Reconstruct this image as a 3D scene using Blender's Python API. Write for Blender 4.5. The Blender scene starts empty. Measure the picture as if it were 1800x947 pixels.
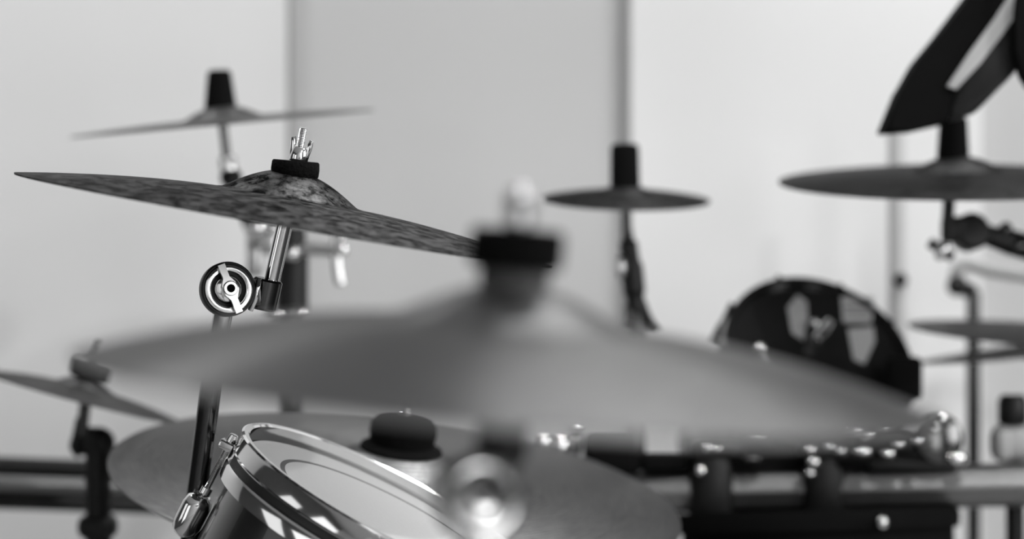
import bpy, bmesh, math, random
from mathutils import Vector, Matrix, noise
random.seed(4)
SC = bpy.context.scene
COL = SC.collection
F = 4250.0          # focal length in pixels of the 1800 px wide frame (85 mm on 36 mm film)
EYE = 1.32          # lens height above the floor
PI = math.pi

# ---------------------------------------------------------------- camera, world, lights, exposure
cam = bpy.data.cameras.new('camera')
cam.lens = 85.0; cam.sensor_width = 36.0; cam.sensor_fit = 'HORIZONTAL'
cam.clip_start = 0.05; cam.clip_end = 50
cam.dof.use_dof = True
cam.dof.focus_distance = 1.80
cam.dof.aperture_fstop = 2.8
camo = bpy.data.objects.new('camera', cam); COL.objects.link(camo)
camo.location = (0, 0, EYE); camo.rotation_euler = (PI/2, 0, 0)
SC.camera = camo
SC.view_settings.view_transform = 'Standard'; SC.view_settings.look = 'None'
SC.view_settings.gamma = 1.0; SC.view_settings.exposure = 0.0
SC.view_settings.use_curve_mapping = False
SC.cycles.use_denoising = True
SC.cycles.caustics_reflective = False; SC.cycles.caustics_refractive = False
SC.cycles.max_bounces = 8
SC.cycles.sample_clamp_indirect = 4.0

world = bpy.data.worlds.new('room_air'); SC.world = world; world.use_nodes = True
world.node_tree.nodes['Background'].inputs[0].default_value = (1, 1, 1, 1)
world.node_tree.nodes['Background'].inputs[1].default_value = 0.15

def area(name, loc, target, sx, sy, power, spread=180):
    l = bpy.data.lights.new(name, 'AREA'); l.shape = 'RECTANGLE'; l.size = sx; l.size_y = sy
    l.energy = power; l.spread = math.radians(spread)
    o = bpy.data.objects.new(name, l); COL.objects.link(o); o.location = loc
    o.rotation_euler = (Vector(target) - Vector(loc)).to_track_quat('-Z', 'Y').to_euler()
    return o
def spot(name, loc, target, power, size=0.02, angle=60):
    l = bpy.data.lights.new(name, 'SPOT'); l.energy = power; l.shadow_soft_size = size
    l.spot_size = math.radians(angle); l.spot_blend = 0.6
    o = bpy.data.objects.new(name, l); COL.objects.link(o); o.location = loc
    o.rotation_euler = (Vector(target) - Vector(loc)).to_track_quat('-Z', 'Y').to_euler()
    return o
area('added_side_light', (2.85, 1.0, 1.75), (0, 1.8, 1.2), 1.6, 1.3, 42)  # added light that brightens the cymbals from the right; the wall has no window
area('added_side_light', (-2.85, 0.9, 1.8), (0, 2.4, 1.25), 1.0, 1.1, 3)  # weak added fill from the left, no window behind it
area('added_side_light', (-2.85, -0.75, 1.45), (0, 1.2, 1.2), 1.8, 1.7, 11)  # added panel of light, puts a bright reflection on the tom hoop
area('added_rear_light', (2.05, -2.1, 1.4), (0.2, 2, 1.2), 1.5, 2.1, 38)  # added light behind the camera for the chrome to mirror, not a window
area('added_wall_fill', (0.95, 2.1, 2.8), (0.9, 2.85, 1.2), 1.8, 0.10, 21)  # added strip of light to brighten the back wall, no fixture built
area('added_wall_fill', (-0.95, 2.3, 2.6), (-0.40, 2.85, 1.35), 0.25, 0.10, 6)  # small added fill for the left part of the back wall
area('added_rear_fill', (1.9, -1.0, 2.8), (0.9, -1.8, 0.4), 1.2, 0.4, 45)  # added to light the rear wall and floor that the hoop reflects
spot('added_spot', (0.55, 1.2, 2.75), (0.2, 1.95, 1.2), 48, 0.03, 58)  # added spot, gives the chrome balls their small bright highlights
spot('added_spot', (1.6, 1.3, 2.6), (0.3, 1.9, 1.2), 42, 0.03, 58)  # second added highlight spot, set to the right to brighten the bell there

# ---------------------------------------------------------------- materials
def mat(name, col, rough=0.5, metal=0.0, noise_amt=0.0, noise_scale=40.0, bump=0.0, coat=0.0, spec=0.5, aniso=0.0):
    m = bpy.data.materials.new(name); m.use_nodes = True
    nt = m.node_tree; b = nt.nodes['Principled BSDF']
    b.inputs['Base Color'].default_value = (col, col, col, 1)
    b.inputs['Roughness'].default_value = rough; b.inputs['Metallic'].default_value = metal
    b.inputs['Specular IOR Level'].default_value = spec
    b.inputs['Coat Weight'].default_value = coat
    b.inputs['Anisotropic'].default_value = aniso
    tc = nt.nodes.new('ShaderNodeTexCoord'); n = nt.nodes.new('ShaderNodeTexNoise')
    n.inputs['Scale'].default_value = noise_scale; n.inputs['Detail'].default_value = 5
    nt.links.new(tc.outputs['Object'], n.inputs['Vector'])
    mr = nt.nodes.new('ShaderNodeMapRange')
    mr.inputs['To Min'].default_value = max(0, col*(1-noise_amt)); mr.inputs['To Max'].default_value = min(1, col*(1+noise_amt))
    nt.links.new(n.outputs['Fac'], mr.inputs['Value'])
    nt.links.new(mr.outputs['Result'], b.inputs['Base Color'])
    if bump:
        bp = nt.nodes.new('ShaderNodeBump'); bp.inputs['Strength'].default_value = bump
        bp.inputs['Distance'].default_value = 0.002
        nt.links.new(n.outputs['Fac'], bp.inputs['Height']); nt.links.new(bp.outputs['Normal'], b.inputs['Normal'])
    return m

def cymbal_mat(name, col, rough, streak, groove, scale=1.0, edge=0.4, aniso=0.5, mottled=False):
    """bronze: streaks of patina and lathe grooves that run round the cymbal (object space, z = cymbal axis)"""
    m = bpy.data.materials.new(name); m.use_nodes = True
    nt = m.node_tree; b = nt.nodes['Principled BSDF']; N = nt.nodes.new; L = nt.links.new
    b.inputs['Metallic'].default_value = 1.0; b.inputs['Roughness'].default_value = rough
    b.inputs['Specular Tint'].default_value = (edge, edge, edge, 1); b.inputs['Anisotropic'].default_value = aniso; b.inputs['Anisotropic Rotation'].default_value = 0.25
    tg = N('ShaderNodeTangent'); tg.direction_type = 'RADIAL'; tg.axis = 'Z'; L(tg.outputs[0], b.inputs['Tangent'])
    tc = N('ShaderNodeTexCoord'); sep = N('ShaderNodeSeparateXYZ'); L(tc.outputs['Object'], sep.inputs[0])
    def mth(op, a, b_=None):
        n = N('ShaderNodeMath'); n.operation = op
        for i, v in enumerate((a, b_)):
            if v is None: continue
            if isinstance(v, (int, float)): n.inputs[i].default_value = v
            else: L(v, n.inputs[i])
        return n.outputs[0]
    x, y = sep.outputs[0], sep.outputs[1]
    r = mth('SQRT', mth('ADD', mth('MULTIPLY', x, x), mth('MULTIPLY', y, y)))
    rs = mth('MAXIMUM', r, 0.001)
    cx = mth('MULTIPLY', mth('DIVIDE', x, rs), 4.0*scale); cy = mth('MULTIPLY', mth('DIVIDE', y, rs), 4.0*scale)
    cz = mth('MULTIPLY', r, 150.0*scale)
    cmb = N('ShaderNodeCombineXYZ'); L(cx, cmb.inputs[0]); L(cy, cmb.inputs[1]); L(cz, cmb.inputs[2])
    n1 = N('ShaderNodeTexNoise'); n1.inputs['Scale'].default_value = 2.2; n1.inputs['Detail'].default_value = 8
    n1.inputs['Roughness'].default_value = 0.72; L(cmb.outputs[0], n1.inputs['Vector'])
    if mottled:
        L(tc.outputs['Object'], n1.inputs['Vector']); n1.inputs['Scale'].default_value = 85
    ramp = N('ShaderNodeValToRGB'); e = ramp.color_ramp.elements
    lo = col*(1-streak); hi = min(1.0, col*(1+streak))
    e[0].position = 0.40; e[0].color = (lo, lo, lo, 1); e[1].position = 0.60; e[1].color = (hi, hi, hi, 1)
    L(n1.outputs['Fac'], ramp.inputs[0]); L(ramp.outputs[0], b.inputs['Base Color'])
    w = mth('SINE', mth('MULTIPLY', r, 2*PI/0.0042))
    h = mth('ADD', mth('MULTIPLY', w, 0.5), mth('MULTIPLY', n1.outputs['Fac'], 1.2))
    bp = N('ShaderNodeBump'); bp.inputs['Strength'].default_value = groove; bp.inputs['Distance'].default_value = 0.0004
    L(h, bp.inputs['Height']); L(bp.outputs['Normal'], b.inputs['Normal'])
    rr = N('ShaderNodeMapRange'); rr.inputs['To Min'].default_value = max(0.05, rough-0.1); rr.inputs['To Max'].default_value = rough+0.12
    L(n1.outputs['Fac'], rr.inputs['Value']); L(rr.outputs[0], b.inputs['Roughness'])
    return m

M = dict(
    wall = mat('painted_wall', 0.80, 0.9, 0, 0.02, 3, 0.05, spec=0.2),
    panel = mat('grey_panel', 0.56, 0.9, 0, 0.02, 3, 0.05, spec=0.2),
    seam = mat('panel_seam', 0.30, 0.9),
    dark_wall = mat('dark_curtain_wall', 0.07, 0.95, 0, 0.3, 6),
    rear_wall = mat('rear_wall_paint', 0.75, 0.9, 0, 0.1, 3),
    ceiling = mat('ceiling_plaster', 0.6, 0.9, 0, 0.03, 5),
    floor = mat('stage_floor', 0.34, 0.55, 0, 0.3, 9),
    chrome = mat('chrome', 0.86, 0.09, 1.0, 0.03, 30),
    cast = mat('cast_chrome', 0.92, 0.30, 1.0, 0.03, 30),
    satin = mat('brushed_steel', 0.62, 0.28, 1.0, 0.08, 60),
    darkchrome = mat('black_chrome', 0.11, 0.16, 1.0, 0.1, 40),
    alu = mat('aluminium_rack', 0.24, 0.48, 1.0, 0.06, 50),
    black = mat('black_plastic', 0.007, 0.40, 0, 0.2, 50, spec=0.3),
    matte = mat('matte_black', 0.005, 0.85, 0, 0.2, 50, spec=0.05),
    felt = mat('black_felt', 0.006, 1.0, 0, 0.5, 400, 0.8, spec=0.05),
    greyfelt = mat('grey_felt', 0.10, 1.0, 0, 0.3, 300, 0.5, spec=0.05),
    shell = mat('black_lacquer_shell', 0.012, 0.16, 0, 0.2, 20, coat=0.7),
    shell_wood = mat('dark_lacquer_shell', 0.02, 0.22, 0.0, 0.3, 20, coat=0.6),
    head = mat('coated_head', 0.60, 0.55, 0, 0.04, 400, 0.15),
    ring = mat('head_ring', 0.10, 0.6),
    gasket = mat('black_gasket', 0.015, 0.5),
    steelgrey = mat('grey_plastic', 0.35, 0.5),
    palegrey = mat('pale_grey_plastic', 0.50, 0.6),
    label = mat('pale_label', 0.42, 0.5),
    bronze = cymbal_mat('bronze_patina', 0.12, 0.42, 0.75, 0.12, edge=0.22, aniso=0.3, mottled=True),
    bronze_front = cymbal_mat('bronze_satin', 0.29, 0.34, 0.10, 0.10, edge=0.34, aniso=0.8),
    bronze_ride = cymbal_mat('bronze_grooved', 0.33, 0.34, 0.15, 1.0, edge=0.35, aniso=0.6),
    bronze_dark = cymbal_mat('bronze_dark', 0.12, 0.36, 0.2, 0.2, edge=0.2),
    bronze_back = cymbal_mat('bronze_plain', 0.24, 0.36, 0.15, 0.2, edge=0.25),
)

# ---------------------------------------------------------------- geometry helpers (world coordinates)
def P(px, py, d):
    """the world point seen at photograph pixel (px, py) at depth d metres in front of the lens"""
    return Vector(((px-900)/F*d, d, EYE - (py-473.5)/F*d))
def aim(px, py, roll, elev):
    """axes of a disc: e1 along its long image axis, n its upward normal leaning to the lens by elev, e2 away"""
    d = Vector(((px-900)/F, 1, -(py-473.5)/F)).normalized()
    r = d.cross(Vector((0, 0, 1))).normalized(); u = r.cross(d)
    a = math.radians(roll); e = math.radians(elev)
    e1 = math.cos(a)*r - math.sin(a)*u; up = math.sin(a)*r + math.cos(a)*u
    n = math.cos(e)*up - math.sin(e)*d
    return e1, n.cross(e1), n
def basis(axis):
    a = Vector(axis).normalized()
    h = Vector((0, 0, 1)) if abs(a.z) < 0.9 else Vector((1, 0, 0))
    u = a.cross(h).normalized(); return u, a.cross(u), a

def g_lathe(profile, o, axis, seg=64, closed=False, ub=None):
    u, v, a = basis(axis) if ub is None else ub
    vs, fs = [], []; n = len(profile)
    for (r, h) in profile:
        for k in range(seg):
            t = 2*PI*k/seg
            vs.append(Vector(o) + a*h + (u*math.cos(t) + v*math.sin(t))*r)
    for i in range(n if closed else n-1):
        j = (i+1) % n
        for k in range(seg):
            k2 = (k+1) % seg
            fs.append((i*seg+k, i*seg+k2, j*seg+k2, j*seg+k))
    return vs, fs
def g_cyl(a, b, r0, r1=None, seg=24, chamfer=None):
    r1 = r0 if r1 is None else r1
    a, b = Vector(a), Vector(b); L = (b-a).length; c = min(r0, r1, L/2)*0.15 if chamfer is None else chamfer
    return g_lathe([(0, 0), (r0-c, 0), (r0, c), (r1, L-c), (r1-c, L), (0, L)], a, b-a, seg)
def g_ring(o, axis, r_in, r_out, h0, h1, seg=64):
    c = min(abs(r_out-r_in), abs(h1-h0))*0.2
    return g_lathe([(r_in, h0+c), (r_in+c, h0), (r_out-c, h0), (r_out, h0+c), (r_out, h1-c), (r_out-c, h1), (r_in+c, h1), (r_in, h1-c)], o, axis, seg, True)
def g_tube(pts, rad, seg=12, ends=True):
    pts = [Vector(p) for p in pts]; n = len(pts)
    if not isinstance(rad, (list, tuple)): rad = [rad]*n
    vs, fs = [], []; u = None
    for i, p in enumerate(pts):
        t = (pts[min(i+1, n-1)] - pts[max(i-1, 0)]).normalized()
        if u is None: u = basis(t)[0]
        u = (u - t*u.dot(t)).normalized(); v = t.cross(u)
        for k in range(seg):
            q = 2*PI*k/seg; vs.append(p + (u*math.cos(q)+v*math.sin(q))*rad[i])
    for i in range(n-1):
        for k in range(seg):
            fs.append((i*seg+k, i*seg+(k+1) % seg, (i+1)*seg+(k+1) % seg, (i+1)*seg+k))
    if ends:
        fs.append(tuple(range(seg))[::-1]); fs.append(tuple((n-1)*seg+k for k in range(seg)))
    return vs, fs
def smooth_pts(pts, per=6):
    pts = [Vector(p) for p in pts]; q = [pts[0]]+pts+[pts[-1]]; out = []
    for i in range(1, len(q)-2):
        for k in range(per):
            t = k/per; a, b, c, d = q[i-1], q[i], q[i+1], q[i+2]
            out.append(0.5*((2*b)+(c-a)*t+(2*a-5*b+4*c-d)*t*t+(3*b-a-3*c+d)*t**3))
    out.append(pts[-1]); return out
def g_ball(c, r, sc=(1, 1, 1), ax=None, seg=24):
    u, v, a = ax if ax else (Vector((1, 0, 0)), Vector((0, 1, 0)), Vector((0, 0, 1)))
    vs, fs = [], []; rings = seg//2
    for i in range(rings+1):
        th = PI*i/rings
        for k in range(seg):
            q = 2*PI*k/seg
            vs.append(Vector(c) + r*(u*math.sin(th)*math.cos(q)*sc[0] + v*math.sin(th)*math.sin(q)*sc[1] + a*math.cos(th)*sc[2]))
    for i in range(rings):
        for k in range(seg):
            fs.append((i*seg+k, (i+1)*seg+k, (i+1)*seg+(k+1) % seg, i*seg+(k+1) % seg))
    return vs, fs
def g_box(c, u, v, w, su, sv, sw, bev=0.1):
    """box with half sizes su sv sw along u v w, edges rounded by bev * smallest half size"""
    bm = bmesh.new(); bmesh.ops.create_cube(bm, size=2.0)
    for q in bm.verts: q.co = Vector((q.co.x*su, q.co.y*sv, q.co.z*sw))
    if bev: bmesh.ops.bevel(bm, geom=bm.edges[:], offset=bev*min(su, sv, sw)*2, segments=3, affect='EDGES', profile=0.5)
    bm.verts.index_update()
    vs = [Vector(c) + Vector(u)*q.co.x + Vector(v)*q.co.y + Vector(w)*q.co.z for q in bm.verts]
    fs = [tuple(x.index for x in f.verts) for f in bm.faces]; bm.free(); return vs, fs
def g_plate(outline, thick, bev=0.0):
    """extrude a closed world-space outline by the vector thick, centred on the outline"""
    bm = bmesh.new(); thick = Vector(thick)
    a = [bm.verts.new(Vector(p) - thick/2) for p in outline]; b = [bm.verts.new(Vector(p) + thick/2) for p in outline]
    n = len(a)
    bm.faces.new(a[::-1]); bm.faces.new(b)
    for i in range(n): bm.faces.new((a[i], a[(i+1) % n], b[(i+1) % n], b[i]))
    if bev: bmesh.ops.bevel(bm, geom=bm.edges[:], offset=bev, segments=2, affect='EDGES', profile=0.5)
    bmesh.ops.recalc_face_normals(bm, faces=bm.faces[:]); bm.verts.index_update()
    vs = [q.co.copy() for q in bm.verts]; fs = [tuple(x.index for x in f.verts) for f in bm.faces]; bm.free(); return vs, fs
def g_wing(o, axis, side, half, root, tip, thick, rise=0.0):
    """two-winged screw bar: hub at o, wings along side, blade lies in the side/axis plane bent up by rise"""
    a = Vector(axis).normalized(); s = Vector(side).normalized(); t = a.cross(s)
    out = []
    prof = [(-1.0, tip), (-0.75, tip*0.95), (-0.45, root*0.5), (-0.2, root), (0, root*1.08), (0.2, root), (0.45, root*0.5), (0.75, tip*0.95), (1.0, tip)]
    up = [s*half*x + t*w + a*rise*abs(x)**1.5 for x, w in prof]; dn = [s*half*x - t*w + a*rise*abs(x)**1.5 for x, w in prof]
    vs = []; n = len(prof)
    for q in up: vs.append(o+q+a*thick/2)
    for q in dn: vs.append(o+q+a*thick/2)
    for q in up: vs.append(o+q-a*thick/2)
    for q in dn: vs.append(o+q-a*thick/2)
    fs = []
    for i in range(n-1):
        fs += [(i, i+1, n+i+1, n+i), (2*n+i, 3*n+i, 3*n+i+1, 2*n+i+1), (i, 2*n+i, 2*n+i+1, i+1), (n+i, n+i+1, 3*n+i+1, 3*n+i)]
    fs += [(0, n, 3*n, 2*n), (n-1, 3*n-1, 4*n-1, 2*n-1)]
    return vs, fs

def link_mesh(name, geos, m, base=None, rot=None, smooth=True):
    if isinstance(geos, tuple): geos = [geos]
    vs, fs = [], []
    inv = rot.transposed() if rot is not None else None
    base = Vector(base) if base is not None else Vector((0, 0, 0))
    for gv, gf in geos:
        k = len(vs)
        for p in gv:
            q = Vector(p) - base
            vs.append(inv @ q if inv is not None else q)
        fs += [tuple(i+k for i in f) for f in gf]
    me = bpy.data.meshes.new(name); me.from_pydata([tuple(v) for v in vs], [], fs)
    bm = bmesh.new(); bm.from_mesh(me)
    bmesh.ops.remove_doubles(bm, verts=bm.verts[:], dist=1e-6)
    bmesh.ops.recalc_face_normals(bm, faces=bm.faces[:])
    bm.to_mesh(me); bm.free()
    if smooth:
        me.shade_smooth()
        try: me.set_sharp_from_angle(angle=math.radians(38))
        except Exception: pass
    me.materials.append(m)
    o = bpy.data.objects.new(name, me); COL.objects.link(o)
    return o
class Thing:
    def __init__(s, name, label, cat, loc, group=None):
        s.loc = Vector(loc); s.e = bpy.data.objects.new(name, None); COL.objects.link(s.e)
        s.e.empty_display_size = 0.05; s.e.location = s.loc; s.e['label'] = label; s.e['category'] = cat
        if group: s.e['group'] = group
    def part(s, name, geos, m, parent=None, label=None, smooth=True):
        o = link_mesh(name, geos, m, s.loc, smooth=smooth)
        o.parent = parent if parent is not None else s.e
        if label: o['label'] = label
        return o
def structure(name, geos, m, smooth=False):
    o = link_mesh(name, geos, m, smooth=smooth); o['kind'] = 'structure'; return o

# ---------------------------------------------------------------- the room
X, Y, Z = Vector((1, 0, 0)), Vector((0, 1, 0)), Vector((0, 0, 1))
def slab(x0, x1, y0, y1, z0, z1):
    return g_box(((x0+x1)/2, (y0+y1)/2, (z0+z1)/2), X, Y, Z, (x1-x0)/2, (y1-y0)/2, (z1-z0)/2, 0)
def wx(px, d): return (px-900)/F*d
HT = 2.9
structure('floor', slab(-3, 3, -2.2, 3.3, -0.1, 0), M['floor'])
structure('ceiling', slab(-3, 3, -2.2, 3.3, HT, HT+0.1), M['ceiling'])
structure('wall_left', slab(-3.1, -3, -2.2, 3.3, 0, HT), M['dark_wall'])
structure('wall_right', slab(3, 3.1, -2.2, 3.3, 0, HT), M['dark_wall'])
structure('wall_rear', slab(-3, 3, -2.3, -2.2, 0, HT), M['rear_wall'])
# the pale wall behind the drums: a projecting left part, a recessed grey panel, a white part and a grey end
xl = wx(503, 2.84)
structure('wall_back_left', slab(-3, xl, 2.84, 3.3, 0, HT), M['wall'])
xr = wx(1108, 2.86)
structure('wall_back_middle', slab(xl, xr, 2.86, 3.3, 0, HT), M['panel'])
xe = wx(1726, 2.85)
structure('wall_back_right', slab(xr, xe, 2.85, 3.3, 0, HT), M['wall'])
structure('wall_back_end', slab(xe, 3, 2.87, 3.3, 0, HT), M['panel'])
structure('trim_1', slab(xl, xl+0.005, 2.853, 2.86, 0, HT), M['seam'])
structure('trim_2', slab(xr-0.007, xr, 2.848, 2.86, 0, HT), M['seam'])

# ---------------------------------------------------------------- cymbals
def cymbal_profile(R, rb, hb, hw, t=0.0012, ex=1.6, bx=1.15):
    top = []
    hole = 0.006
    nb, nw = 22, 40
    for i in range(nb):
        r = hole + (rb*0.97-hole)*i/(nb-1); s = r/rb
        top.append((r, hw + hb*(1-s*s)**bx))
    for i in range(1, nw+1):
        r = rb + (R-rb)*i/nw; s = (r-rb)/(R-rb)
        top.append((r, hw*(1-s**ex)))
    bot = [(r, h-t) for r, h in reversed(top)]
    bot[0] = (R-0.0004, -t)
    return top + bot
def cymbal(name, label, cx, cy, d, R, roll, elev, rb, hb, hw, m, ex=1.6, group=None, flip=False, category='cymbal', t=0.0012, bx=1.15):
    e1, e2, n = aim(cx, cy, roll, elev); o = P(cx, cy, d)
    if flip: n = -n; e2 = -e2
    rot = Matrix((e1, e2, n)).transposed()
    g = g_lathe(cymbal_profile(R, rb, hb, hw, t, ex, bx), o, n, 160, True, (e1, e2, n))
    ob = link_mesh(name, g, m, o, rot)
    ob.location = o; ob.rotation_euler = rot.to_euler()
    ob['label'] = label; ob['category'] = category
    if group: ob['group'] = group
    return o, e1, e2, n, hw+hb

# ---------------------------------------------------------------- stand pieces
def wing_nut(T, o, ax, side, s=1.0, m='chrome', name='wing_nut'):
    """a threaded-rod wing nut sitting at o, wings standing up along ax"""
    hub = g_lathe([(0.004*s, 0), (0.0065*s, 0), (0.0072*s, 0.002*s), (0.006*s, 0.009*s), (0.0048*s, 0.011*s), (0.004*s, 0.011*s)], o, ax, 24, True)
    gs = [hub]; a = Vector(ax).normalized(); s_ = (Vector(side) - a*Vector(side).dot(a)).normalized()
    for k in (-1, 1):
        q = s_*k
        out = [o+q*0.004*s+a*0.001*s, o+q*0.0072*s+a*0.001*s, o+q*0.0088*s+a*0.011*s, o+q*0.0094*s+a*0.0170*s, o+q*0.0066*s+a*0.0182*s, o+q*0.0050*s+a*0.0115*s, o+q*0.004*s+a*0.009*s]
        gs.append(g_plate(out, a.cross(s_)*0.003*s, 0.0006*s))
    return T.part(name, gs, M[m])
def threaded(a, b, r, pitch=0.0012, seg=16):
    a, b = Vector(a), Vector(b); L = (b-a).length; n = max(4, int(L/pitch)); pr = [(0, 0)]
    for i in range(n):
        pr += [(r*0.86, L*(i+0.05)/n), (r, L*(i+0.5)/n)]
    pr += [(r*0.7, L), (0, L)]
    return g_lathe(pr, a, b-a, seg)
def tripod(T, p, h=0.42, reach=0.30, rot=0.3, m='chrome'):
    """three spread legs under the column whose lower end is over p (floor point)"""
    T.part('leg_collar', g_cyl(Vector((p.x, p.y, h-0.03)), Vector((p.x, p.y, h+0.03)), 0.019), M['black'])
    for k in range(3):
        a = rot + k*2*PI/3; dv = Vector((math.cos(a), math.sin(a), 0))
        foot = Vector((p.x, p.y, 0.014)) + dv*reach
        lg = T.part('leg', g_tube([Vector((p.x, p.y, h))+dv*0.018, foot], 0.007), M[m])
        T.part('rubber_foot', g_ball(foot, 0.014, (1, 1, 1)), M['black'], lg)
def tilter_disc(T, o, ax, R, side, wing_half, mwing='chrome'):
    """toothed tilter seen face-on: black rim, chrome ring, dark well, inner boss, long wing screw"""
    a = Vector(ax).normalized(); s = R/0.0205
    body = T.part('tilter', g_lathe([(0, -0.011*s), (R*0.94, -0.011*s), (R, -0.009*s), (R, 0.001*s), (R*0.95, 0.003*s), (R*0.90, 0.003*s), (R*0.88, -0.002*s), (0, -0.002*s)], o, a, 72), M['black'])
    T.part('tilter_ring', g_lathe([(R*0.64, -0.002*s), (R*0.64, 0.003*s), (R*0.68, 0.0046*s), (R*0.78, 0.0050*s), (R*0.87, 0.0045*s), (R*0.90, 0.002*s), (R*0.90, -0.002*s)], o, a, 96, True), M['chrome'], body)
    T.part('ratchet_boss', [g_lathe([(0, 0.003*s), (R*0.30, 0.0036*s), (R*0.44, 0.003*s), (R*0.53, 0.0005*s), (R*0.55, -0.003*s), (0, -0.003*s)], o, a, 64)], M['chrome'], body)
    c = o + a*0.009*s
    w = T.part('wing_screw', [g_wing(c, a, side, wing_half, R*0.25, R*0.13, 0.004*s, 0.0),
                 g_lathe([(R*0.13, -0.006*s), (R*0.26, -0.006*s), (R*0.28, 0.002*s), (R*0.24, 0.0042*s), (R*0.13, 0.0042*s)], c, a, 40, True)], M[mwing], body)
    T.part('screw_end', g_lathe([(0, 0.0*s), (R*0.15, 0.0*s), (R*0.15, 0.0046*s), (0, 0.0048*s)], c, a, 24), M['matte'], w)
    return body

# ================================================================= the sharp cymbal and its stand
o, e1, e2, n, h = cymbal('crash_cymbal', 'streaky dark bronze crash cymbal in sharp focus, sloping down to the right',
                        503, 385, 1.82, 0.2035, 9.8, 1.3, 0.053, 0.021, 0.016, M['bronze'])
T = Thing('cymbal_stand', 'sharply focused chrome cymbal stand with round ratchet tilter and long wing screw', 'cymbal stand', (P(380, 700, 1.83).x-0.06, 1.83, 0))
rodtop = P(534, 224, 1.815); rodlow = P(474, 508, 1.822); dr = (rodtop-rodlow).normalized()
ft = P(519, 297, 1.815)
fe1, fe2, fn = aim(519, 297, 4.5, 0.5)
T.part('felt_washer', g_lathe([(0.004, -0.0065), (0.0165, -0.0065), (0.0178, -0.005), (0.0182, 0), (0.0178, 0.005), (0.0168, 0.0062), (0.004, 0.0062)], ft, fn, 48, True), M['felt'])
T.part('rod', g_cyl(rodlow, P(507, 366, 1.818), 0.0062), M['chrome'])
T.part('threaded_rod', threaded(P(505, 372, 1.818), rodtop, 0.0034), M['chrome'])
wn = P(524, 284, 1.81)
wing_nut(T, wn, dr, (1, -0.45, 0.1), 1.0)
td = P(401, 508, 1.80)
view = -(td - Vector((0, 0, EYE))).normalized()
ax = (view + X*0.17 + Z*0.05).normalized()
sd = (P(419, 555, 1.80) - P(388, 474, 1.80))
tilter_disc(T, td, ax, 0.0205, sd, 0.0190, 'cast')
# socket that holds the rod: block with a curved chrome cheek
so = P(466, 517, 1.822)
su = (X*0.98 + Z*0.17).normalized(); sv = Vector((-0.17, 0, 0.98)).normalized()
T.part('rod_socket', [g_cyl(so - dr*0.0118, so + dr*0.0118, 0.0108, 0.0112, 32), g_box(P(445, 517, 1.818), X, Y, Z, 0.008, 0.007, 0.009, 0.2)], M['darkchrome'])
T.part('socket_cheek', g_tube(smooth_pts([P(455, 490, 1.808), P(453, 505, 1.806), P(449, 525, 1.806), P(440, 545, 1.808)]), 0.0021), M['chrome'])
foot = P(347, 893, 1.85); ctop = P(394, 540, 1.825); dd = (foot-ctop).normalized()
bot = ctop + dd*((ctop.z-0.35)/-dd.z)
T.part('upper_column', g_cyl(ctop, P(372, 672, 1.835), 0.0075, 0.0075), M['chrome'])
T.part('column', g_cyl(P(374, 655, 1.834), bot, 0.0082, 0.0082, 32), M['darkchrome'])
T.loc  # base under the column
tripod(T, Vector((bot.x, bot.y, 0)), 0.38, 0.28, 0.5)

# ================================================================= front cymbal, very near and out of focus
o, e1, e2, n, h = cymbal('ride_cymbal', 'big blurred satin bronze cymbal nearest the lens, spanning the middle of the picture',
                        890, 671, 1.12, 0.1990, 4.4, 5.0, 0.066, 0.0200, 0.0265, M['bronze_front'], ex=1.6, bx=1.9)
top = o + n*h
T = Thing('cymbal_stand', 'blurred stand through the big front cymbal, thick black felt above, round knob below', 'cymbal stand', (o.x-0.02, o.y, 0))
T.part('lower_felt', g_lathe([(0.004, -0.002), (0.0160, -0.002), (0.0165, 0.0), (0.0165, 0.006), (0.004, 0.006)], top, n, 40, True), M['greyfelt'])
T.part('felt_washer', g_lathe([(0.004, 0.006), (0.0200, 0.006), (0.0218, 0.008), (0.0220, 0.015), (0.0218, 0.0225), (0.0200, 0.0245), (0.004, 0.0245)], top, n, 48, True), M['felt'])
T.part('rod', g_cyl(P(886, 800, 1.13), top + n*0.004, 0.0062), M['darkchrome'])
rt = P(911, 345, 1.115)
T.part('threaded_rod', threaded(top, rt, 0.0031), M['chrome'])
T.part('rod_tip', g_ball(rt, 0.0058), M['chrome'])
wing_nut(T, top + n*0.0245, n, (0.8, -0.6, 0), 0.95, 'satin')
td = P(846, 874, 1.10); view = -(td - Vector((0, 0, EYE))).normalized(); ax = (view + X*0.28 + Z*0.10).normalized()
b = tilter_disc(T, td, ax, 0.0200, (-0.85, 0, 0.15), 0.0225)
T.part('rod_socket', [g_cyl(P(882, 775, 1.128), P(870, 900, 1.128), 0.0105), g_box(P(868, 850, 1.128), X, Y, Z, 0.012, 0.008, 0.012, 0.2)], M['darkchrome'])
T.part('rod_collar', g_cyl(P(884, 738, 1.13), P(880, 812, 1.13), 0.0125), M['black'])
T.part('collar_nut', g_ball(P(884, 741, 1.118), 0.0060, (1.2, 1, 0.7)), M['chrome'])
T.part('wing_bolt', [g_ball(P(771, 850, 1.10), 0.0062, (0.85, 0.6, 1.35)), g_cyl(P(771, 850, 1.10), P(820, 868, 1.115), 0.003)], M['chrome'])
cb = P(840, 915, 1.13)
T.part('column', g_cyl(cb, Vector((cb.x, cb.y, 0.36)), 0.0095, 0.0125), M['chrome'])
tripod(T, Vector((cb.x, cb.y, 0)), 0.38, 0.30, 0.2)

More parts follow.
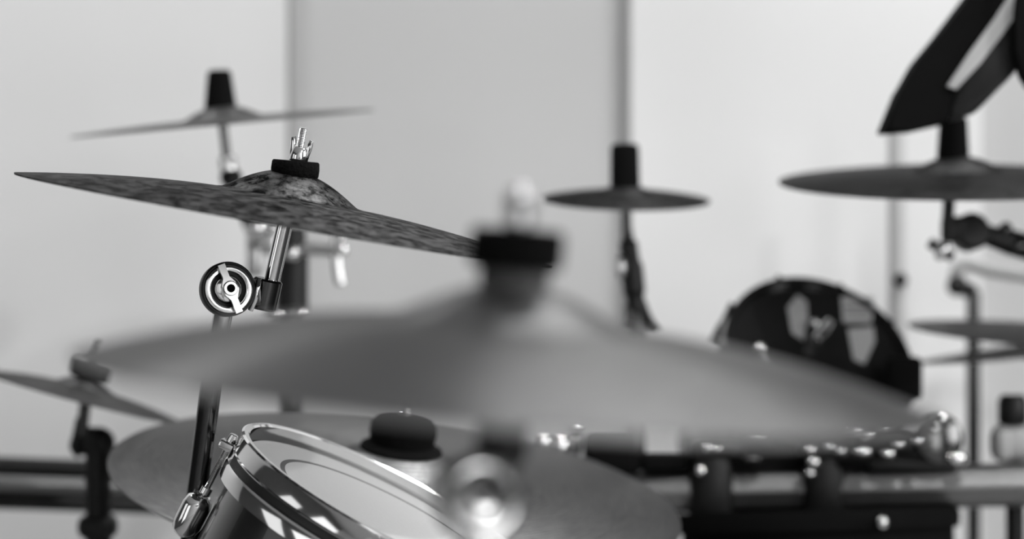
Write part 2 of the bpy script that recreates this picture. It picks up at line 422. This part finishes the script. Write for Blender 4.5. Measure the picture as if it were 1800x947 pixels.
# ================================================================= the small tom, sharp
def tom_parts(T, o, e1, e2, n, R, depth, shellm, headm, hoop_h=0.026, lugs=6, lug0=0.0, hoopm='chrome', ring=True):
    b = (e1, e2, n)
    T.part('shell', g_lathe([(R*0.93, -0.016), (R*0.955, -0.018), (R*0.955, -depth), (R*0.92, -depth)], o, n, 128, True, b), M[shellm])
    hoop = T.part('hoop', g_lathe([(R*0.962, 0), (R*0.975, 0.0012), (R, 0.0010), (R*1.012, -0.0004), (R*1.002, -0.0030), (R, -hoop_h*0.9), (R*1.008, -hoop_h*0.96), (R*1.006, -hoop_h), (R*0.975, -hoop_h), (R*0.972, -0.003)], o, n, 160, True, b), M[hoopm])
    T.part('gasket', g_lathe([(R*0.955, -hoop_h), (R*0.985, -hoop_h), (R*0.985, -hoop_h-0.007), (R*0.955, -hoop_h-0.007)], o, n, 128, True, b), M['gasket'])
    T.part('mounting_ring', g_lathe([(R*0.957, -hoop_h-0.007), (R*1.015, -hoop_h-0.007), (R*1.022, -hoop_h-0.009), (R*1.015, -hoop_h-0.020), (R*0.957, -hoop_h-0.021)], o, n, 128, True, b), M[hoopm])
    hd = T.part('drum_head', g_lathe([(0, -0.0115), (R*0.90, -0.0115), (R*0.935, -0.010), (R*0.968, -0.013), (R*0.968, -0.0145), (0, -0.0125)], o, n, 128, False, b), M[headm])
    if ring: T.part('control_ring', g_lathe([(R*0.695, -0.0118), (R*0.695, -0.0114), (R*0.725, -0.0114), (R*0.725, -0.0118)], o, n, 128, True, b), M['ring'], hd)
    for k in range(lugs):
        a = lug0 + 2*PI*k/lugs; q = e1*math.cos(a)+e2*math.sin(a); tq = n.cross(q)
        c = o + q*(R*1.045)
        T.part('claw', [g_box(c - n*(hoop_h*0.93+0.006) + q*0.001, q, tq, n, 0.0065, 0.007, 0.0035, 0.25), g_cyl(c - n*(hoop_h*0.93+0.006), c - n*(hoop_h*0.93-0.004) , 0.0042, 0.0034, 16)], M['chrome'])
        T.part('tension_rod', threaded(c - n*(hoop_h+0.006), c - n*(hoop_h+0.046), 0.0026, 0.0011), M['chrome'])
        lc = c - n*(hoop_h+0.064) + q*0.001
        lug = T.part('lug', [g_box(lc, q, tq, n, 0.0110, 0.0150, 0.0190, 0.5), g_cyl(c - n*(hoop_h+0.040), c - n*(hoop_h+0.048), 0.0045)], M['chrome'])
e1, e2, n = aim(702, 890, 27.6, 10.5); o = P(702, 890, 1.82); R = 0.130
T = Thing('tom_drum', 'chrome-hooped tom in sharp focus, white head with dark ring, tilted to the right', 'drum', o - n*0.20)
tom_parts(T, o, e1, e2, n, R, 0.20, 'shell_wood', 'head', 0.0160, 4, PI - 0.06)
# ================================================================= the grooved cymbal behind the tom
o, e1, e2, n, h = cymbal('ride_cymbal', 'wide dark grooved cymbal low behind the small tom, tilted towards the lens',
                        697, 855, 2.14, 0.254, 7, 15.5, 0.062, 0.022, 0.020, M['bronze_ride'])
top = o + n*h
T = Thing('cymbal_stand', 'stand under the low grooved cymbal, domed black felt with a short chrome bolt on top', 'cymbal stand', (o.x, o.y, 0))
T.part('felt_washer', g_lathe([(0.004, -0.004), (0.022, -0.004), (0.0285, -0.001), (0.030, 0.008), (0.029, 0.016), (0.025, 0.021), (0.015, 0.0235), (0.004, 0.0235)], top, n, 48, True), M['felt'])
T.part('bell_cover', g_lathe([(0.008, -0.002), (0.022, -0.0035), (0.037, -0.0095), (0.036, -0.0055), (0.022, 0.002), (0.008, 0.003)], top, n, 48, True), M['matte'])
T.part('threaded_rod', threaded(top, top + n*0.040, 0.0042), M['chrome'])
T.part('lock_nut', [g_cyl(top + n*0.024, top + n*0.029, 0.0062), g_cyl(top+n*0.036, top+n*0.041, 0.0058)], M['chrome'])
T.part('rod', g_cyl(o - n*0.06, top - n*0.003, 0.0055), M['chrome'])
T.part('column', g_cyl(Vector((0, 0, 0.36)) + Vector(((o-n*0.06).x, (o-n*0.06).y, 0)), o - n*0.055, 0.011, 0.009), M['chrome'])
tripod(T, Vector(((o-n*0.06).x, (o-n*0.06).y, 0)), 0.38, 0.28, 1.2)

# ================================================================= cymbals at the back, each on its own stand
def sleeve(T, base, n, r0, r1, L):
    T.part('cymbal_sleeve', g_lathe([(0, -0.001), (r0, -0.001), (r0, 0.004), (r1, L*0.85), (r1*0.96, L*0.95), (r1*0.75, L), (0, L)], base, n, 40), M['matte'])
# --- back left, thin and edge-on
o, e1, e2, n, h = cymbal('splash_cymbal', 'thin blurred cymbal seen edge-on at upper left, under a tall black sleeve',
                        392, 216, 2.45, 0.154, -5.6, 0.3, 0.040, 0.013, 0.005, M['bronze_back'])
T = Thing('cymbal_stand', 'back left stand with tall black sleeve and chrome clamps, behind the sharp crash', 'cymbal stand', (P(500, 700, 2.47).x, 2.47, 0))
sleeve(T, P(388, 198, 2.45), (P(385, 120, 2.45)-P(388, 200, 2.45)).normalized(), 0.0165, 0.0125, 0.043)
T.part('rod', g_cyl(P(390, 205, 2.45), P(402, 305, 2.455), 0.0046), M['darkchrome'])
T.part('rod_ferrule', [g_cyl(P(399, 276, 2.455), P(402, 300, 2.455), 0.0095), g_ball(P(408, 284, 2.445), 0.004)], M['chrome'])
T.part('swivel', g_ball(P(406, 312, 2.455), 0.0115, (1.0, 0.8, 0.95)), M['black'])
T.part('upper_arm', g_tube(smooth_pts([P(406, 315, 2.455), P(420, 350, 2.46), P(436, 392, 2.465), P(455, 430, 2.47)]), 0.0062), M['black'])
T.part('clamp', [g_box(P(462, 425, 2.47), X, Y, Z, 0.017, 0.010, 0.013, 0.3), g_box(P(448, 452, 2.47), X, Y, Z, 0.008, 0.010, 0.020, 0.3)], M['satin'])
T.part('clamp_bolt', [g_ball(P(451, 400, 2.452), 0.0105), g_cyl(P(451, 400, 2.452), P(480, 404, 2.46), 0.004)], M['chrome'])
T.part('clamp_bolt', g_ball(P(479, 402, 2.455), 0.0075, (1.2, 0.8, 1.0)), M['chrome'])
T.part('column', [g_cyl(P(513, 400, 2.48), P(514, 450, 2.48), 0.014, 0.015), g_cyl(P(515, 448, 2.48), P(512, 560, 2.48), 0.016, 0.0175)], M['black'])
T.part('column_bolt', g_ball(P(514, 446, 2.45), 0.0075), M['chrome'])
T.part('cross_rod', g_cyl(P(520, 437, 2.475), P(600, 441, 2.475), 0.0065), M['satin'])
T.part('wing_bolt', [g_cyl(P(592, 400, 2.475), P(592, 450, 2.475), 0.0058), g_ball(P(600, 415, 2.465), 0.0075, (0.8, 0.8, 1.1)),
                     g_tube(smooth_pts([P(592, 445, 2.47), P(594, 475, 2.47), P(600, 502, 2.47)]), [0.006]*12+[0.004]), g_ball(P(602, 440, 2.463), 0.007)], M['chrome'])
T.part('collar', [g_ball(P(482, 556, 2.455), 0.010, (1.1, 0.6, 0.6)), g_ball(P(524, 554, 2.455), 0.010, (1.1, 0.6, 0.6)), g_cyl(P(478, 562, 2.48), P(528, 562, 2.48), 0.009)], M['chrome'])
cb = P(512, 560, 2.48)
T.part('base_column', g_cyl(cb, Vector((cb.x, cb.y, 0.36)), 0.012, 0.0125), M['darkchrome'])
tripod(T, Vector((cb.x, cb.y, 0)), 0.38, 0.28, 0.9)
# --- small splash in the middle
o, e1, e2, n, h = cymbal('splash_cymbal', 'small blurred splash cymbal right of centre under a black sleeve',
                        1100, 350, 2.45, 0.0855, 1.2, 7.0, 0.030, 0.008, 0.007, M['bronze_dark'])
T = Thing('cymbal_stand', 'stand of the small splash cymbal, tall black sleeve above and swollen black tilter below', 'cymbal stand', (P(1112, 600, 2.47).x, 2.47, 0))
sleeve(T, P(1099, 329, 2.45), (P(1098, 250, 2.45)-P(1099, 330, 2.45)).normalized(), 0.0150, 0.0145, 0.044)
T.part('rod', g_cyl(P(1100, 335, 2.45), P(1102, 415, 2.455), 0.0052), M['darkchrome'])
T.part('tilter', g_tube(smooth_pts([P(1102, 405, 2.46), P(1106, 440, 2.46), P(1112, 480, 2.46), P(1116, 520, 2.46), P(1120, 545, 2.46)]), [0.006]*4+[0.0095]*6+[0.0115]*8+[0.0095]*7), M['black'])
T.part('tilter_knob', [g_ball(P(1091, 470, 2.45), 0.0062, (1, 1, 2.2)), g_cyl(P(1091, 470, 2.45), P(1108, 472, 2.46), 0.005)], M['satin'])
T.part('wing_arm', g_tube([P(1106, 535, 2.46), P(1106, 560, 2.46), P(1100, 580, 2.46)], 0.0045), M['darkchrome'])
T.part('wing_arm', g_tube(smooth_pts([P(1124, 530, 2.46), P(1136, 560, 2.46), P(1152, 585, 2.46)]), 0.0065), M['black'])
cb = P(1120, 545, 2.465)
T.part('column', g_cyl(cb, Vector((cb.x, cb.y, 0.36)), 0.0085, 0.0125), M['darkchrome'])
tripod(T, Vector((cb.x, cb.y, 0)), 0.38, 0.28, 0.1)
# --- right cymbal
o, e1, e2, n, h = cymbal('crash_cymbal', 'blurred dark cymbal under the slanting black lamp at the right edge',
                        1684, 318, 2.38, 0.176, 0.6, 5.6, 0.045, 0.014, 0.011, M['bronze_dark'])
T = Thing('cymbal_stand', 'right-hand cymbal stand with round black tilter, chrome stud and boom arm', 'cymbal stand', (P(2010, 700, 2.42).x, 2.42, 0))
sleeve(T, P(1675, 287, 2.38), n, 0.0160, 0.0140, 0.046)
T.part('rod', g_cyl(P(1672, 290, 2.38), P(1664, 420, 2.385), 0.0060), M['black'])
T.part('tilter', [g_lathe([(0, -0.014), (0.017, -0.014), (0.0185, -0.010), (0.0185, 0.008), (0.015, 0.012), (0, 0.013)], P(1705, 408, 2.395), Vector((0.2, -1, 0.15)), 40), g_box(P(1676, 403, 2.39), X, Y, Z, 0.012, 0.009, 0.013, 0.3)], M['black'])
T.part('stud', g_ball(P(1656, 440, 2.37), 0.0085, (0.8, 0.8, 1.25), (Vector((0.85, 0, -0.5)), Y, Vector((0.5, 0, 0.85)))), M['chrome'])
T.part('stud_shank', [g_cyl(P(1634, 426, 2.385), P(1674, 452, 2.39), 0.0055)], M['darkchrome'])
T.part('boom_arm', [g_cyl(P(1712, 405, 2.40), P(1780, 428, 2.41), 0.0095, 0.0125), g_cyl(P(1770, 424, 2.41), P(2010, 491, 2.42), 0.013, 0.013)], M['black'])
T.part('arm_nut', [g_ball(P(1768, 402, 2.40), 0.007), g_ball(P(1790, 432, 2.40), 0.006, (1.3, 1, 1))], M['darkchrome'])
cb = P(2010, 491, 2.42)
T.part('column', g_cyl(cb + Z*0.02, Vector((cb.x, cb.y, 0.36)), 0.0125, 0.0125), M['darkchrome'])
tripod(T, Vector((cb.x, cb.y, 0)), 0.38, 0.28, 0.5)
# --- left cymbal
o, e1, e2, n, h = cymbal('crash_cymbal', 'blurred cymbal cut by the left edge of the picture, under a dark felt',
                        146, 697, 2.34, 0.1, 15.5, 3.0, 0.030, 0.011, 0.009, M['bronze_back'])
top = o + n*h
T = Thing('cymbal_stand', 'black left-edge stand with a heavy round clamp, its chunky post standing on the floor', 'cymbal stand', (P(172, 800, 2.37).x, 2.37, 0))
T.part('felt_washer', g_lathe([(0.004, -0.001), (0.018, -0.001), (0.0195, 0.002), (0.0195, 0.013), (0.018, 0.016), (0.004, 0.016)], top, n, 40, True), M['felt'])
T.part('threaded_rod', threaded(top, top + n*0.036, 0.0028), M['darkchrome'])
wing_nut(T, top + n*0.016, n, (1, -1.4, 0), 0.7, 'darkchrome')
T.part('rod', g_cyl(top - n*0.002, P(143, 765, 2.345), 0.0058), M['darkchrome'])
T.part('clamp', [g_ball(P(173, 778, 2.36), 0.0165, (1.0, 0.7, 0.95)), g_box(P(150, 775, 2.355), X, Y, Z, 0.012, 0.008, 0.014, 0.35)], M['black'])
T.part('wing_screw', g_tube(smooth_pts([P(141, 735, 2.345), P(135, 765, 2.345), P(130, 785, 2.345), P(141, 800, 2.345)]), 0.0045), M['black'])
cb = P(173, 785, 2.36)
T.part('column', [g_cyl(cb, P(173, 850, 2.36), 0.0125, 0.0135), g_cyl(P(173, 845, 2.36), Vector((cb.x, cb.y, 0.36)), 0.0125, 0.0125)], M['black'])
T.part('column_collar', [g_box(P(172, 925, 2.36), X, Y, Z, 0.019, 0.016, 0.012, 0.4)], M['black'])
tripod(T, Vector((cb.x, cb.y, 0)), 0.38, 0.26, 0.3)
# --- hi-hat pair
o1, e1, e2, n1, h1 = cymbal('hi_hat_cymbal', 'upper cymbal of the blurred pale pair at right, above its upturned mate', 1858, 588, 2.5, 0.153, 4.0, 4.5, 0.035, 0.011, 0.007, M['bronze_back'])
o2, e1, e2, n2, h2 = cymbal('hi_hat_cymbal', 'upturned lower cymbal of the blurred pair at right', 1852, 600, 2.5, 0.150, -9.5, 0.8, 0.035, 0.009, 0.012, M['bronze_back'], flip=True)
T = Thing('hi_hat_stand', 'stand of the pair of cymbals at the right edge, its column outside the picture', 'cymbal stand', (o1.x, o1.y, 0))
T.part('pull_rod', g_cyl(Vector((o1.x, o1.y, o1.z+0.10)), Vector((o1.x, o1.y, 0.5)), 0.003), M['chrome'])
T.part('column', g_cyl(Vector((o1.x, o1.y, o2.z-0.04)), Vector((o1.x, o1.y, 0.36)), 0.0125), M['chrome'])
tripod(T, Vector((o1.x, o1.y, 0)), 0.38, 0.26, 0.7)

# ================================================================= slim posts at the right
T = Thing('microphone_stand', 'slim pale post rising behind the dark tom, with a small black clutch', 'microphone stand', (P(1576, 700, 2.70).x, 2.70, 0))
p0 = P(1576, 232, 2.70)
T.part('pole', g_cyl(p0, Vector((p0.x, p0.y, 0.03)), 0.0095), M['palegrey'])
T.part('clutch', [g_cyl(P(1577, 478, 2.70), P(1577, 515, 2.70), 0.009), g_ball(P(1583, 492, 2.69), 0.008)], M['black'])
T.part('base', g_lathe([(0, 0), (0.13, 0), (0.13, 0.012), (0.02, 0.03), (0, 0.03)], (p0.x, p0.y, 0), Z, 48), M['black'])
T = Thing('microphone_stand', 'slim satin post behind the pair of cymbals, bent arm and dark knob on top', 'microphone stand', (P(1712, 700, 2.7).x, 2.7, 0))
p0 = P(1711, 512, 2.7)
T.part('pole', g_cyl(p0, Vector((p0.x, p0.y, 0.03)), 0.0078, 0.0082), M['darkchrome'])
T.part('knob', [g_ball(P(1683, 502, 2.69), 0.012), g_ball(P(1704, 511, 2.7), 0.0095)], M['black'])
T.part('boom', g_tube(smooth_pts([P(1683, 500, 2.7), P(1682, 478, 2.7), P(1698, 464, 2.7), P(1740, 474, 2.7), P(1860, 492, 2.7)]), 0.0080), M['steelgrey'])
T.part('base', g_lathe([(0, 0), (0.13, 0), (0.13, 0.012), (0.02, 0.03), (0, 0.03)], (p0.x, p0.y, 0), Z, 48), M['black'])
T = Thing('microphone_stand', 'short stand at the right edge topped by a black round knob', 'microphone stand', (P(1782, 800, 2.4).x, 2.4, 0))
T.part('knob', g_lathe([(0, -0.014), (0.012, -0.014), (0.0145, -0.010), (0.0145, 0.010), (0.011, 0.016), (0, 0.016)], P(1780, 722, 2.4), Z, 32), M['black'])
T.part('holder', [g_box(P(1782, 778, 2.4), X, Y, Z, 0.024, 0.014, 0.020, 0.5), g_box(P(1762, 782, 2.39), X, Y, Z, 0.008, 0.012, 0.016, 0.4)], M['steelgrey'])
p0 = P(1784, 790, 2.4)
T.part('pole', g_cyl(p0, Vector((p0.x, p0.y, 0.02)), 0.009), M['black'])
T.part('base', g_lathe([(0, 0), (0.11, 0), (0.11, 0.012), (0.02, 0.03), (0, 0.03)], (p0.x, p0.y, 0), Z, 48), M['black'])

# ================================================================= slanting black lamp at top right
d = 2.26
T = Thing('stage_lamp', 'slanting angular black lamp with a pale grey strip at the top right', 'lamp', P(1780, -60, d))
def pp(l, dep=d): return [P(x, y, dep) for x, y in l]
ctr = P(1720, 60, d)
T.part('barn_door', g_plate(pp([(1545, 236), (1575, 165), (1605, 112), (1650, 58), (1700, -8), (1745, -60), (1850, -60), (1792, -10), (1735, 68), (1668, 142), (1662, 218), (1600, 232)]), (0.0, 0.05, 0), 0.004), M['matte'])
T.part('housing', g_plate(pp([(1655, 214), (1668, 150), (1720, 92), (1780, 10), (1840, -60), (1925, -60), (1872, 20), (1800, 98), (1758, 146), (1700, 206)], 2.275), (0, 0.07, 0), 0.006), M['black'])
T.part('strip', g_plate(pp([(1664, 152), (1706, 90), (1750, 30), (1782, -20), (1800, -20), (1800, 8), (1760, 62), (1722, 112), (1680, 158)], 2.232), (0, 0.006, 0), 0.001), M['label'], label='pale grey strip')
T.part('yoke', g_plate(pp([(1792, -60), (1784, 20), (1784, 90), (1790, 132), (1806, 158), (1840, 164), (1850, -60)], 2.22), (0, 0.02, 0), 0.003), M['matte'])
hp = P(1822, -40, 2.23)
T.part('hanging_pole', g_cyl(hp, Vector((hp.x, hp.y, HT)), 0.016), M['black'])

# ================================================================= dark tom on the right
def hoopring(R, h0, h1): return [(R*0.96, h0), (R*1.02, h0), (R*1.03, (h0+h1)/2), (R*1.02, h1), (R*0.96, h1)]
cx, cy, d = 1448, 660, 2.42; R = 0.097
T = Thing('tom_drum', 'glossy black tom behind the front cymbal, with a pale lettered label', 'drum', P(cx, cy, d) - Z*0.12)
dv = Vector(((cx-900)/F, 1, -(cy-473.5)/F)).normalized()
n = (-dv*0.72 + X*0.30 + Z*0.55).normalized(); u = n.cross(Z).normalized()*-1; v = n.cross(u); v = v if v.z > 0 else -v
o = P(1438, 630, d)
b = (u, v, n)
T.part('shell', g_lathe([(R*0.965, -0.003), (R*0.97, -0.16), (R*0.93, -0.16), (R*0.93, -0.003)], o, n, 96, True, b), M['shell'])
T.part('hoop', g_lathe(hoopring(R, 0.006, -0.012), o, n, 96, True, b), M['shell'])
T.part('hoop', g_lathe(hoopring(R, -0.150, -0.168), o, n, 96, True, b), M['shell'])
hd = T.part('drum_head', g_lathe([(0, 0.0), (R*0.95, 0.0), (R*0.96, -0.004), (0, -0.004)], o, n, 96, False, b), M['shell'])
def onhead(px, py, off=0.002):
    ray = Vector(((px-900)/F, 1, -(py-473.5)/F)); c0 = Vector((0, 0, EYE))
    t = (o + n*off - c0).dot(n)/ray.dot(n); return c0 + ray*t
lab = [onhead(1478, 522), onhead(1536, 522), onhead(1532, 566), onhead(1482, 566)]
T.part('label', g_plate(lab, n*0.0008), M['label'], hd, label='pale label with two dark lines')
T.part('label_line', [g_plate([onhead(1484, y0, .003), onhead(1530, y0, .003), onhead(1530, y0+3.5, .003), onhead(1485, y0+3.5, .003)], n*0.0006) for y0 in (537, 550)], M['ring'], hd)
T.part('badge', g_plate([onhead(1490, 578), onhead(1535, 574), onhead(1538, 600), onhead(1520, 640), onhead(1500, 632)], n*0.0008), M['steelgrey'], hd, label='pale tapering patch')
T.part('badge', g_plate([onhead(1384, 540), onhead(1402, 518), onhead(1418, 530), onhead(1420, 560), onhead(1412, 598), onhead(1392, 585)], n*0.0008), M['steelgrey'], hd)
q = onhead(1447, 582, 0.010); q2 = onhead(1433, 598, 0.010); q3 = onhead(1458, 566, .010)
T.part('wing_screw', [g_tube([q2, q, q3], [0.0052, 0.0062, 0.005]), g_ball(onhead(1432, 568, .012), 0.0042), g_cyl(onhead(1447, 582, 0), onhead(1447, 582, .010), 0.004)], M['chrome'])
for a in (25, 62, 100, 140, 175, 215, 330):
    a = math.radians(a); q = u*math.cos(a) + v*math.sin(a)
    T.part('lug', [g_box(o + q*R*1.02 - n*0.045, n, q, n.cross(q), 0.016, 0.007, 0.007, 0.3), g_cyl(o + q*R*1.05 + n*0.004, o + q*R*1.05 - n*0.04, 0.0028)], M['darkchrome'])
T.part('mount_bracket', g_box(P(1588, 665, 2.40), X, Y, Z, 0.018, 0.012, 0.022, 0.3), M['matte'])
bk = o - n*0.05 - v*R*0.9
T.part('mount_post', g_cyl(bk, Vector((bk.x, bk.y, 0.92)), 0.0095), M['chrome'])
T.part('hoop_stud', [g_ball(P(1336, 613, 2.33), 0.0055), g_cyl(P(1336, 613, 2.33), P(1345, 640, 2.36), 0.003)], M['chrome'])

# ================================================================= drum rack
T = Thing('drum_rack', 'thick ridged aluminium rack bar running across the lower right', 'drum rack', (P(2140, 850, 2.34).x, 2.34, 0))
def bar(ps, r, m, name='bar'):
    a, b_ = ps; ax = (b_-a); u, v, w = basis(ax); pr = []
    N = 40; vs, fs = [], []
    for e in (a, b_):
        for k in range(N):
            t = 2*PI*k/N; rr = r*(1 + 0.05*math.cos(8*t)); vs.append(e + (u*math.cos(t)+v*math.sin(t))*rr)
    for k in range(N): fs.append((k, (k+1) % N, N+(k+1) % N, N+k))
    fs.append(tuple(range(N))); fs.append(tuple(N+k for k in range(N)))
    return T.part(name, (vs, fs), M[m])
bar((P(1050, 866, 2.42), P(2150, 845, 2.34)), 0.0205, 'alu')
up = P(2140, 848, 2.34)
T.part('upright', g_cyl(Vector((up.x, up.y, up.z+0.08)), Vector((up.x, up.y, 0)), 0.019), M['alu'])
up = P(1050, 866, 2.42)
T.part('upright', g_cyl(Vector((up.x, up.y+0.02, up.z+0.02)), Vector((up.x, up.y+0.02, 0)), 0.019), M['alu'])
T2 = Thing('drum_rack', 'dark rack bar running in from the left edge behind the black post', 'drum rack', (P(-120, 850, 2.5).x, 2.5, 0))
T_ = T; T = T2
bar((P(-140, 812, 2.50), P(560, 838, 2.60)), 0.0085, 'black')
bar((P(-140, 843, 2.50), P(560, 868, 2.60)), 0.0105, 'alu')
bar((P(-140, 874, 2.50), P(560, 898, 2.60)), 0.0090, 'black')
up = P(-130, 845, 2.50)
T.part('upright', g_cyl(Vector((up.x, up.y, up.z+0.06)), Vector((up.x, up.y, 0)), 0.019), M['alu'])
up = P(560, 870, 2.6)
T.part('upright', g_cyl(Vector((up.x, up.y, up.z+0.06)), Vector((up.x, up.y, 0)), 0.019), M['alu'])
def rack_clamp(label, cx, y0, y1, w, d, studs, top=True):
    T = Thing('rack_clamp', label, 'clamp', P(cx, (y0+y1)/2, d), 'black clamps on the rack bar')
    hz = (y1-y0)/2/F*d; hx = w/2/F*d
    b = T.part('clamp_body', [g_box(P(cx, (y0+y1)/2, d), X, Y, Z, hx, 0.026, hz, 0.35), g_box(P(cx+w*0.1, y0+12, d-0.01), X, Y, Z, hx*1.25, 0.02, 0.010, 0.4)], M['black'])
    for (x, y, r) in studs:
        T.part('bolt', [g_ball(P(x, y, d-0.045), r), g_cyl(P(x, y, d-0.045), P(x, y, d-0.012), r*0.6)], M['chrome'])
    return T
rack_clamp('black rack clamp left of the pale bar section, lower right of the front felt', 1250, 775, 928, 78, 2.40, [(1245, 784, .0055), (1232, 827, .005), (1262, 786, .004)])
rack_clamp('middle black rack clamp with chrome bolts, under the front cymbal', 1446, 775, 915, 80, 2.39, [(1424, 788, .006), (1430, 812, .0065), (1458, 782, .0055), (1478, 791, .006), (1424, 832, .005)])
T = Thing('rack_fitting', 'black jointed fitting with several chrome bolts, on the rack bar right of the middle clamp', 'fitting', P(1550, 800, 2.38))
T.part('arm_body', [g_cyl(P(1470, 800, 2.375), P(1640, 790, 2.365), 0.016), g_box(P(1560, 775, 2.36), X, Y, Z, 0.030, 0.014, 0.014, 0.4), g_box(P(1600, 815, 2.37), X, Y, Z, 0.045, 0.016, 0.010, 0.4)], M['black'])
for x, y, r in ((1500, 750, .009), (1522, 758, .008), (1552, 746, .006), (1516, 792, .0075), (1560, 796, .006), (1578, 778, .0055), (1612, 772, .005)):
    T.part('bolt', [g_ball(P(x, y, 2.33), r, (1.2, 1, 0.9)), g_cyl(P(x, y, 2.33), P(x, y+4, 2.355), r*0.6)], M['chrome'])
T.part('end_disc', g_lathe([(0, -0.006), (0.0225, -0.006), (0.024, -0.003), (0.024, 0.004), (0.015, 0.008), (0, 0.008)], P(1650, 770, 2.35), Vector((0.2, -1, 0.1)), 40), M['darkchrome'])
T.part('foot_stud', [g_ball(P(1681, 805, 2.34), 0.009, (1.1, 0.7, 0.8)), g_cyl(P(1681, 806, 2.34), P(1655, 800, 2.36), 0.004)], M['chrome'])
T = Thing('rack_fitting', 'black fitting lying between the two rack clamps, one round chrome bolt', 'fitting', P(1340, 800, 2.40))
T.part('arm_body', [g_cyl(P(1275, 800, 2.40), P(1425, 795, 2.395), 0.0165), g_box(P(1350, 772, 2.40), X, Y, Z, 0.036, 0.014, 0.010, 0.4)], M['black'])
T.part('bolt', [g_ball(P(1333, 762, 2.37), 0.006, (1.4, 1, 0.6)), g_cyl(P(1333, 762, 2.37), P(1333, 764, 2.39), 0.004)], M['chrome'])
T.part('bolt', [g_ball(P(1322, 805, 2.37), 0.008, (1.4, 1, 0.6)), g_cyl(P(1322, 805, 2.37), P(1322, 805, 2.39), 0.004)], M['darkchrome'])
# black fittings and chrome hardware right of the near tilter
T = Thing('rack_clamp', 'squat black fitting with a short stub, just right of the bright chrome bolts', 'clamp', P(1070, 800, 2.40), 'black clamps on the rack bar')
T.part('clamp_body', [g_box(P(1072, 795, 2.40), X, Y, Z, 0.026, 0.02, 0.022, 0.25), g_box(P(1104, 812, 2.40), X, Y, Z, 0.012, 0.015, 0.012, 0.3)], M['matte'])
T.part('clamp_arm', g_box(P(1168, 812, 2.40), X, Y, Z, 0.024, 0.015, 0.0095, 0.3), M['matte'])
T.part('clamp_neck', g_cyl(P(1130, 815, 2.40), P(1150, 813, 2.40), 0.007), M['black'])
T = Thing('multi_clamp', 'cluster of bright chrome bolts on a grey block, right of the near round knob', 'clamp', P(980, 780, 2.42))
T.part('block', [g_box(P(985, 778, 2.44), X, Y, Z, 0.022, 0.008, 0.010, 0.3), g_cyl(P(1015, 748, 2.44), P(1010, 800, 2.44), 0.005)], M['darkchrome'])
T.part('bolt', g_ball(P(985, 784, 2.40), 0.0125, (0.8, 0.8, 1.3)), M['chrome'])
T.part('bolt', g_ball(P(953, 775, 2.40), 0.0100, (0.9, 0.8, 1.2)), M['chrome'])
T.part('bolt', g_ball(P(1012, 745, 2.41), 0.0080, (1.1, 1, 0.8)), M['chrome'])
T.part('bolt', g_ball(P(1006, 782, 2.42), 0.0050, (0.7, 0.8, 1.5)), M['satin'])

# ================================================================= dark drum under the rack bar
T = Thing('floor_tom', 'black drum below the rack bar at bottom right, one chrome stud on its side', 'drum', P(1435, 1150, 2.36))
e1, e2, n = aim(1435, 900, -2.3, 0.0); o = P(1435, 903, 2.42); R = 0.139
T.part('shell', g_lathe([(R*0.97, -0.002), (R*0.97, -0.24), (R*0.93, -0.24), (R*0.93, -0.002)], o, n, 96, True, (e1, e2, n)), M['matte'])
T.part('hoop', g_lathe([(R*0.96, 0.004), (R*1.01, 0.004), (R*1.02, -0.005), (R*1.01, -0.016), (R*0.96, -0.016)], o, n, 96, True, (e1, e2, n)), M['matte'])
T.part('drum_head', g_lathe([(0, 0.0), (R*0.95, 0.0), (R*0.96, -0.003), (0, -0.003)], o, n, 96, False, (e1, e2, n)), M['matte'])
q = P(1551, 913, 2.42-R*0.93-0.01)
T.part('stud', [g_ball(P(1551, 918, 2.27), 0.0062, (0.9, 1, 1.1)), g_cyl(P(1551, 918, 2.27), P(1551, 918, 2.33), 0.004)], M['chrome'])
for k in range(3):
    a = math.radians(90 + k*120); qd = e1*math.cos(a)+e2*math.sin(a)
    p = o + qd*R*1.03
    T.part('leg', g_tube([p - n*0.10, Vector((p.x, p.y, 0.06)), Vector((p.x, p.y, 0.0))+Vector((qd.x, qd.y, 0))*0.02+Z*0.01], 0.005), M['chrome'])
    T.part('leg_bracket', g_box(p - n*0.13, qd, n.cross(qd), n, 0.008, 0.012, 0.02, 0.3), M['chrome'])
